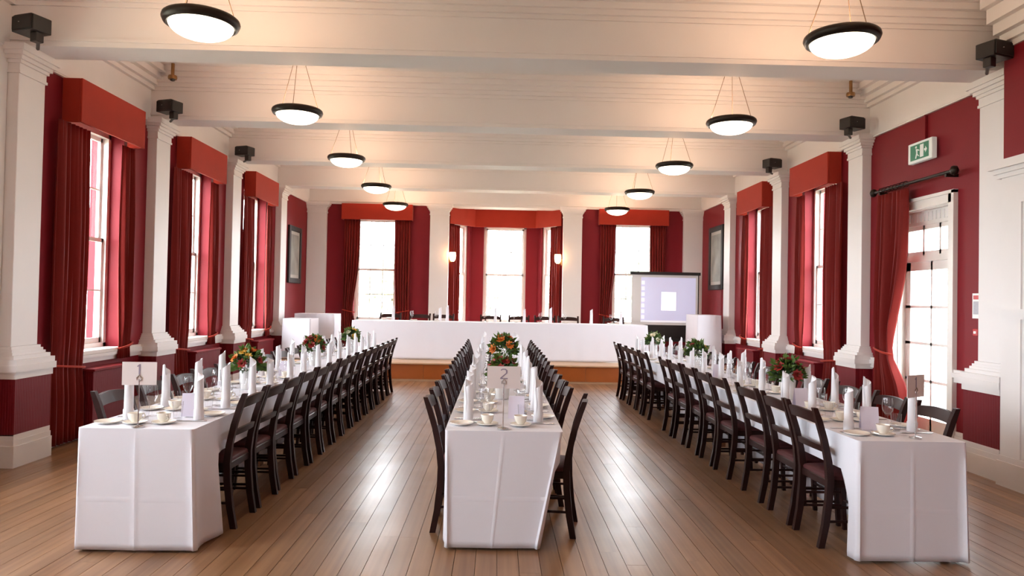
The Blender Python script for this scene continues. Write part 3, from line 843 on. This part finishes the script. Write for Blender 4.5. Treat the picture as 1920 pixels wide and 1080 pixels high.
# ------------------------------------------------------------------ chairs
def make_chair():
    r = empty('dining_chair')
    path = [(-.050, 0), (-.022, .15), (-.004, .32), (0, .44), (-.014, .56), (-.045, .70), (-.085, .83), (-.112, .905)]
    def px(z):
        for (xa, za), (xb, zb) in zip(path, path[1:]):
            if za <= z <= zb: return xa+(xb-xa)*(z-za)/(zb-za)
        return path[-1][0]
    for s in (-1, 1):
        rings = []
        for i, (x, z) in enumerate(path):
            w_ = (.020, .021, .022, .023, .021, .020, .020, .015)[i]; yy = s*(.185+.025*min(1, z/.9))
            rings.append([(x-w_, yy-.017, z), (x+w_, yy-.017, z), (x+w_, yy+.017, z), (x-w_, yy+.017, z)])
        MB().loft(rings).build('back_post', 'dark_wood', r, smooth=35)
    def rail(z0, z1, arch, th, name):
        rings = []
        for k in range(11):
            u = -1+2*k/10; yy = .200*u; bow = -.016*(1-u*u); zt = z1+arch*(1-u*u)-(.012 if abs(u) > .95 and arch else 0); zb_ = z0+arch*.5*(1-u*u)
            rings.append([(px(zb_)+bow-th, yy, zb_), (px(zb_)+bow+th, yy, zb_), (px(zt)+bow+th, yy, zt), (px(zt)+bow-th, yy, zt)])
        MB().loft(rings).build(name, 'dark_wood', r, smooth=35)
    rail(.80, .868, .016, .011, 'crest_rail')
    rail(.615, .655, .006, .010, 'cross_rail')
    def trap(z0, z1, d0, e):
        return [[(-.01+e, -.185+e, z), (d0-e, -.215+e, z), (d0-e, .215-e, z), (-.01+e, .185-e, z)] for z in (z0, z1)]
    MB().loft(trap(.385, .435, .315, 0)).build('seat_frame', 'dark_wood', r, bevel=.005)
    a = trap(.435, .45, .315, .006); c = trap(.462, .470, .315, .03)
    MB().loft([a[0], a[1], trap(.462, .462, .315, .014)[0], c[1]]).build('seat_pad', 'seat_cloth', r, smooth=60)
    for s in (-1, 1):
        rings = []
        for x, z, q in ((.300, 0, .013), (.290, .15, .015), (.285, .30, .018), (.285, .386, .020)):
            yy = s*.19; rings.append([(x-q, yy-q, z), (x+q, yy-q, z), (x+q, yy+q, z), (x-q, yy+q, z)])
        MB().loft(rings).build('front_leg', 'dark_wood', r, smooth=35)
        for z in (.17, .26):
            MB().tube([(px(z), s*.19, z), (.288, s*.19, z)], .009, 6).build('side_stretcher', 'dark_wood', r, smooth=50)
    MB().tube([(.288, -.19, .21), (.288, .19, .21)], .009, 6).build('front_stretcher', 'dark_wood', r, smooth=50)
    return r
chair0 = make_chair(); chair_used = [False]
def chair(loc, rz, label, group):
    if not chair_used[0]:
        chair_used[0] = True; o = chair0; o.location = loc; o.rotation_euler = (0, 0, rz); tag(o, label, 'chair', group); return o
    return copy_tree(chair0, loc, rz, label, group)
rnd = random.Random(3)
ROWS = {
    ('left', 'aisle'): [5.03+.483*k for k in range(15)],
    ('left', 'window'): [5.02+.55*k for k in range(13)],
    ('centre', 'left'): [5.02+.483*k for k in range(15)],
    ('centre', 'right'): [4.93, 5.66] + [6.15+.472*k for k in range(13)],
    ('right', 'aisle'): [4.80, 5.27, 5.83, 6.58, 7.06, 7.55, 8.10, 8.60, 9.75, 10.22, 10.72, 11.22, 11.72],
    ('right', 'window'): [4.86, 5.40] + [6.05+.6*k for k in range(10)]}
for (t, side), ys in ROWS.items():
    x0, x1, y0, sk = TABLES[t]
    left_side = (side == 'left') or (t == 'right' and side == 'aisle') or (t == 'left' and side == 'window')
    for k, y in enumerate(ys):
        j = rnd.uniform(-.008, .008)
        if left_side: X, rz = x0-.044+j, 0
        else: X, rz = x1+.044+j, PI
        turn = 0
        if (t, side) == ('centre', 'right') and k == 0: X += .03; turn = -.14
        X += sk*(y-y0)
        sd = {'aisle': 'aisle side', 'window': 'window side', 'left': 'left side', 'right': 'right side'}[side]
        chair((X, y+rnd.uniform(-.012, .012), 0), rz+turn+rnd.uniform(-.03, .03), 'dark wooden chair with burgundy seat, %s of the %s table, %s from camera' % (sd, t, ORD[k]), 'chairs at the %s table' % t)
HX = [-2.42, -1.80, -1.30, -.30, .30, .85, 1.35, 2.32]
for k, x in enumerate(HX):
    chair((x, 15.12, SH), -PI/2+rnd.uniform(-.05, .05), 'dark wooden chair behind the head table on stage, %s from the left' % ORD[k], 'chairs at the head table')

# ------------------------------------------------------------------ table settings
def napkin_mesh(v):
    b = MB(); n = 18; rings = []
    R = .028; Hh = .275
    sl = (.085, .06, .11)[v]
    for z in (0, .01, .06, .065, .15, Hh-.09, Hh-.05):
        ring = []
        rr = R*(1.14 if z < .062 else 1.0)*(1-.10*z/Hh)
        for k in range(n):
            a = 2*PI*k/n; q = rr*(1+.10*k/n)
            ring.append((q*math.cos(a), q*math.sin(a), z))
        rings.append(ring)
    ring = []
    for k in range(n):   # slanting wrapped top
        a = 2*PI*k/n; q = R*.88*(1+.10*k/n)
        ring.append((q*math.cos(a), q*math.sin(a), Hh-.05+sl*(k/n)))
    rings.append(ring)
    ring2 = [(x*.55, y*.55, z-.006) for x, y, z in ring]; rings.append(ring2)
    b.loft(rings)
    # overlapping outer flap of the rolled cloth
    q = []
    for z, wd in ((.0, .5), (.12, .9), (.24, .35)):
        q.append([(R*1.17*math.cos(-.3+a), R*1.17*math.sin(-.3+a), z) for a in [wd*k/5 for k in range(6)]])
    b.loft(q, cap=False, closed=False)
    return b.mesh('napkin', 'napkin_linen', smooth=45)
NAP = [napkin_mesh(v) for v in range(3)]
PLATE = MB().lathe([(.0, .004), (.045, .004), (.05, .006), (.075, .014), (.080, .017), (.078, .012), (.052, .001), (.0, 0)], n=24, cap=False).mesh('side_plate', 'porcelain', smooth=50)
def glass_proto(name, prof):
    return MB().lathe(prof, n=14, cap=False).mesh(name, 'table_glass', smooth=50)
WINE = glass_proto('wine_glass', [(.0, .002), (.033, .002), (.033, .004), (.006, .010), (.0045, .05), (.0045, .085), (.018, .095), (.033, .120), (.037, .145), (.034, .180), (.030, .205), (.0285, .205), (.0325, .178), (.035, .145), (.031, .121), (.014, .098), (.0, .094)])
TUMB = glass_proto('water_glass', [(.0, .002), (.026, .002), (.034, .115), (.0325, .115), (.0245, .010), (.0, .010)])
CUP = MB().lathe([(.0, .012), (.022, .012), (.024, .016), (.038, .035), (.044, .068), (.042, .068), (.035, .036), (.02, .020), (.0, .018)], n=18, cap=False).mesh('cup', 'porcelain', smooth=50)
SAUC = MB().lathe([(.0, .004), (.03, .004), (.035, .006), (.068, .014), (.072, .016), (.070, .011), (.038, .001), (.0, 0)], n=20, cap=False).mesh('saucer', 'porcelain', smooth=50)
HAND = MB().tube([(.040, 0, .056), (.056, 0, .056), (.062, 0, .045), (.055, 0, .032), (.036, 0, .028)], .004, 6).mesh('cup_handle', 'porcelain', smooth=60)
KNIFE = MB().prism([(-.008, 0), (.008, 0), (.009, .09), (.010, .10), (.010, .19), (.002, .215), (-.008, .205)], 0, .003, 'z').mesh('knife', 'steel', bevel=.0008)
FORK = MB().prism([(-.007, 0), (.007, 0), (.004, .10), (.010, .135), (.011, .195), (.007, .195), (.006, .15), (.002, .15), (.002, .195), (-.002, .195), (-.002, .15), (-.006, .15), (-.007, .195), (-.011, .195), (-.010, .135), (-.004, .10)], 0, .003, 'z').mesh('fork', 'steel')
ZTT = ZT+.0065
# spots taken by flowers (x, y, radius), menu cards and number stands
TAKEN = [(-2.33, 6.28, .20), (-2.33, 8.55, .20), (-2.33, 10.7, .20), (-.11, 5.95, .19), (-.08, 8.70, .25), (2.38, 6.20, .21), (2.34, 8.90, .20), (2.30, 11.2, .20),
         (-2.21, 4.86, .07), (-.02, 4.98, .07), (2.33, 4.74, .07), (2.30, 5.75, .07), (-2.33, 7.4, .07), (-.11, 7.2, .07), (2.30, 7.9, .07),
         (-2.337, 4.41, .04), (-.116, 4.54, .04), (2.465, 4.44, .04)]
def free(x, y, r):
    return all(math.hypot(x-a, y-b) > q+r for a, b, q in TAKEN)
for (t, side), ys in ROWS.items():
    x0, x1, y0, sk = TABLES[t]
    left_side = (side == 'left') or (t == 'right' and side == 'aisle') or (t == 'left' and side == 'window')
    e = x0 if left_side else x1
    d = 1 if left_side else -1        # towards table middle
    n = 14
    yy = [y0+.36+k*.52 for k in range(n)]
    sd = {'aisle': 'aisle side', 'window': 'window side', 'left': 'left side', 'right': 'right side'}[side]
    for k, y in enumerate(yy):
        y += rnd.uniform(-.03, .03); xs = sk*(y-y0)
        where = '%s place from camera, %s of the %s table' % (ORD[k], sd, t)
        link('napkin', NAP[rnd.randrange(3)], None, 'tall rolled white napkin, ' + where, 'napkin', 'rolled white napkins', loc=(e+d*.125+xs+rnd.uniform(-.012, .012), y, ZTT), rz=rnd.uniform(0, 6.28))
        link('side_plate', PLATE, None, 'small white side plate, ' + where, 'plate', 'side plates', loc=(e+d*.09+xs, y+(-.17 if left_side else .17), ZTT))
        gx, gy = e+d*.23+xs, y+.10
        if free(gx, gy, .05): link('wine_glass', WINE, None, 'clear stemmed wine glass, ' + where, 'glass', 'wine glasses', loc=(gx, gy, ZTT))
        gx, gy = e+d*.24+xs, y-.02
        if free(gx, gy, .05): link('water_glass', TUMB, None, 'clear water tumbler, ' + where, 'glass', 'water glasses', loc=(gx, gy, ZTT))
        if k < 6 and free(e+d*.258+xs, y-.175, .085):
            r = empty('cup_and_saucer', (e+d*.258+xs, y-.175, ZTT), rnd.uniform(-1, 1), label='cream coffee cup on saucer, ' + where, cat='cup', group='cups and saucers')
            link('saucer', SAUC, r); c_ = link('cup', CUP, r); link('handle', HAND, c_)
        if k < 4:
            rz = -PI/2 if left_side else PI/2
            link('knife', KNIFE, None, 'steel table knife, ' + where, 'knife', 'table knives', loc=(e+d*.03+xs, y-.075, ZTT), rz=rz)
            link('fork', FORK, None, 'steel table fork, ' + where, 'fork', 'table forks', loc=(e+d*.03+xs, y+.06, ZTT), rz=rz)
for k, x in enumerate(HX):
    where = '%s place from the left on the head table' % ORD[k]
    link('napkin', NAP[k % 3], None, 'tall rolled white napkin, ' + where, 'napkin', 'rolled white napkins', loc=(x+.10+(.35 if k in (1, 6) else 0), 14.90, ZH+.0065))
    link('wine_glass', WINE, None, 'clear stemmed wine glass, ' + where, 'glass', 'wine glasses', loc=(x-.12, 14.78, ZH+.0065))
    link('side_plate', PLATE, None, 'small white side plate, ' + where, 'plate', 'side plates', loc=(x-.10, 14.93, ZH+.0065))

# table number cards on wire stands
def number_stand(loc, rz, w2, label, digit, drz=0):
    r = empty('table_number', loc, rz, label=label, cat='table number', group='table number stands')
    MB().lathe([(.036, 0), (.036, .006), (.02, .010), (.004, .014)], n=18).build('base', 'steel', r, smooth=40)
    q = MB(); q.tube([(0, 0, .01), (0, 0, .29)], .0035, 6); q.build('rod', 'steel', r)
    q = MB(); q.tube([(-.012, -.004, .285), (-.014, -.004, .30), (0, -.004, .318), (.014, -.004, .30), (.012, -.004, .285), (0, -.004, .28)], .003, 5); q.build('clip', 'steel', r)
    c_ = MB().box(-w2, w2, -.0015, .0015, .255, .395).build('card', 'card', r)
    poly = {'2': [[(-.022, .372), (-.012, .380), (.010, .380), (.022, .370), (.022, .352), (-.012, .322), (.024, .322), (.024, .315), (-.024, .315), (-.024, .322), (.012, .353), (.012, .368), (.006, .373), (-.010, .373), (-.016, .367)]],
            '1': [[(-.004, .315), (.006, .315), (.006, .382), (-.001, .382), (-.014, .370), (-.010, .364), (-.004, .370)]]}
    poly['1'] = poly['1']
    for p in poly[digit]:
        MB().prism(p, -.0028, -.0015, 'y').build('digit', 'ink', c_)
number_stand((-2.337, 4.41, ZTT), .10, .100, 'white table number card on thin steel stand, left table', '1')
number_stand((-.116, 4.54, ZTT), 0, .106, 'white table number card on thin steel stand, centre table', '2')
number_stand((2.465, 4.44, ZTT), .56, .100, 'white table number card turned sideways on thin stand, right table', '1')
# folded menu cards
for (x, y, rz, l) in ((-2.21, 4.86, .2, 'left table near the camera'), (-.02, 4.98, -.1, 'centre table near the camera'), (2.33, 4.74, -.25, 'right table near the camera'), (2.30, 5.75, .1, 'right table, second one'), (-2.33, 7.4, 0, 'left table, second one'), (-.11, 7.2, 0, 'centre table, second one'), (2.30, 7.9, 0, 'right table, third one')):
    b = MB(); h = .15
    b.add([(-.055, -.035, 0), (.055, -.035, 0), (.055, 0, h), (-.055, 0, h), (-.055, .035, 0), (.055, .035, 0)], [(0, 1, 2, 3), (3, 2, 5, 4)])
    o = b.build('menu_card', 'menu_paper', label='folded pale lilac menu card on the ' + l, cat='menu card', group='menu cards', loc=(x, y, ZTT), rz=rz)
    so = o.modifiers.new('thickness', 'SOLIDIFY'); so.thickness = .0012

# ------------------------------------------------------------------ flower arrangements
def bloom_mesh(m, seed):
    rn = random.Random(seed); b = MB()
    for layer, (n, R, h, tilt) in enumerate(((5, .012, .022, .25), (7, .022, .018, .7), (8, .032, .008, 1.15))):
        for k in range(n):
            a = 2*PI*(k+.5*layer)/n+rn.uniform(-.1, .1)
            ca, sa = math.cos(a), math.sin(a); w_ = R*.75
            t = tilt
            def P(u, v): # u across, v along
                r_ = .004+v*R*math.sin(t)*1.2; z = v*R*math.cos(t)*1.1+.004+(.006*(1-layer*.4))
                return (ca*r_-sa*u*w_, sa*r_+ca*u*w_, z)
            b.add([P(-.3, 0), P(.3, 0), P(.55, .6), (P(0, 1.05)), P(-.55, .6)], [(0, 1, 2, 3, 4)])
    return b.mesh('bloom', m, smooth=80)
BLOOMS = [bloom_mesh(m, i) for i, m in enumerate(('bloom_red', 'bloom_orange', 'bloom_yellow', 'bloom_cream'))]
def leaves_mesh(seed, n, R, H, m):
    rn = random.Random(seed); b = MB()
    for k in range(n):
        th = rn.uniform(0, 2*PI); ph = rn.uniform(-.15, 1.35); rr = rn.uniform(.45, 1.0)
        d = Vector((math.cos(th)*math.cos(ph), math.sin(th)*math.cos(ph), math.sin(ph)))
        c = Vector((d.x*R*rr, d.y*R*rr, d.z*H*rr+.02)); L = rn.uniform(.035, .075); w_ = L*.30
        side = d.cross(Vector((rn.uniform(-1, 1), rn.uniform(-1, 1), rn.uniform(-.3, 1)))).normalized()
        dd = (d+Vector((rn.uniform(-.5, .5), rn.uniform(-.5, .5), rn.uniform(-.5, .3)))).normalized()
        nn = dd.cross(side).normalized()*.008
        p0 = c; p1 = c+dd*L*.5+side*w_-nn; p2 = c+dd*L; p3 = c+dd*L*.5-side*w_-nn; pm_ = c+dd*L*.5+nn
        b.add([p0, p1, p2, p3, pm_], [(0, 1, 4), (1, 2, 4), (2, 3, 4), (3, 0, 4)])
    return b.mesh('foliage', m, smooth=80)
FOL = [leaves_mesh(i, 170, .13, .17, 'leaf') for i in range(3)]
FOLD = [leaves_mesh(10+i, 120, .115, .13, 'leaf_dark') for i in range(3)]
def vase_mesh():
    return MB().lathe([(.0, .004), (.050, .0), (.056, .01), (.062, .10), (.066, .17), (.066, .178), (.058, .178), (.054, .10), (.048, .02), (.0, .018)], n=24, cap=False).mesh('vase', 'vase_glaze', smooth=40)
VASE = vase_mesh()
def bouquet(x, y, label, seed, mix, n=14, scale=1.0, cone=None):
    rn = random.Random(seed)
    r = empty('flower_arrangement', (x, y, ZTT), rn.uniform(0, 6), label=label, cat='flowers', group='table flower arrangements')
    link('vase', VASE, r)
    o = link('foliage', FOL[seed % 3], r, loc=(0, 0, .165), kind='stuff'); o.scale = (scale,)*3
    o = link('foliage', FOLD[seed % 3], r, loc=(0, 0, .165), kind='stuff'); o.scale = (scale,)*3
    for k in range(n):
        th = 2*PI*k*.618+rn.uniform(-.2, .2); ph = .15+1.2*((k+.5)/n)
        d = Vector((math.cos(th)*math.cos(ph), math.sin(th)*math.cos(ph), math.sin(ph)))
        o = link('bloom', BLOOMS[rn.choice(mix)], r)
        o.location = (d.x*.118*scale, d.y*.118*scale, .185+d.z*.15*scale)
        o.rotation_mode = 'QUATERNION'; o.rotation_quaternion = d.to_track_quat('Z', 'Y'); o.scale = (rn.uniform(.9, 1.35)*scale,)*3
for x, y, l, sd_, mix, n, s_ in (
    (-2.33, 6.28, 'white vase of green foliage and orange flowers on left table, nearest', 1, [1, 1, 2, 0, 2], 13, 1.0),
    (-2.33, 8.55, 'white vase of red flowers on left table, middle one', 2, [0, 0, 0, 1], 16, 1.0),
    (-2.33, 10.7, 'white vase of yellow and green flowers on left table, farthest', 3, [2, 1, 2, 3], 8, 1.0),
    (-.11, 5.95, 'white vase of dark red flowers behind the number card, centre table', 4, [0, 0, 0], 14, .95),
    (-.08, 8.70, 'tall green arrangement with orange flowers, centre table, farther one', 5, [1, 0, 1], 9, 1.25),
    (2.38, 6.20, 'white vase of green foliage and red-orange flowers on right table, nearest', 6, [0, 1, 0, 0], 9, 1.05),
    (2.34, 8.90, 'white vase of green foliage on right table, middle one', 7, [0, 2], 4, 1.0),
    (2.30, 11.2, 'white vase of pale green foliage on right table, farthest', 8, [3, 3, 2], 7, 1.0)):
    bouquet(x, y, l, sd_, mix, n, s_)

# ------------------------------------------------------------------ outside: lawn and trees
MB().box(-70, 70, -40, 90, -1.0, -.9).build('lawn', 'lawn', kind='structure', label='lawn outside the windows')
def tree(x, y, h, seed, label):
    rn = random.Random(seed)
    r = empty('tree', (x, y, -.9), label=label, cat='tree', group='trees outside the windows')
    MB().tube([(0, 0, 0), (.1, .05, h*.3), (.0, .1, h*.55)], [.22, .17, .1], 8).build('trunk', 'bark', r, smooth=60)
    b = MB()
    for k in range(700):
        th = rn.uniform(0, 2*PI); u = rn.uniform(-1, 1); q = rn.uniform(.55, 1)
        c = Vector((math.cos(th)*math.sqrt(1-u*u)*h*.34*q, math.sin(th)*math.sqrt(1-u*u)*h*.34*q, h*.62+u*h*.36*q))
        a = Vector((rn.uniform(-1, 1), rn.uniform(-1, 1), rn.uniform(-1, 1))).normalized(); e = a.cross(Vector((rn.uniform(-1, 1), rn.uniform(-1, 1), .3))).normalized()
        s_ = h*.05
        b.add([c-a*s_, c+e*s_*.7, c+a*s_, c-e*s_*.7], [(0, 1, 2, 3)])
    b.build('crown', 'tree_leaf', r, kind='stuff')
for k, (x, y, h) in enumerate(((-6, 40, 5.0), (-1.5, 44, 4.2), (3, 42, 4.6), (8, 38, 5.5), (-13, 36, 6), (-24, 14, 6), (-26, 22, 7), (26, 16, 7), (24, 25, 6))):
    tree(x, y, h, k, 'pale garden tree outside, %s of the row' % ORD[k])
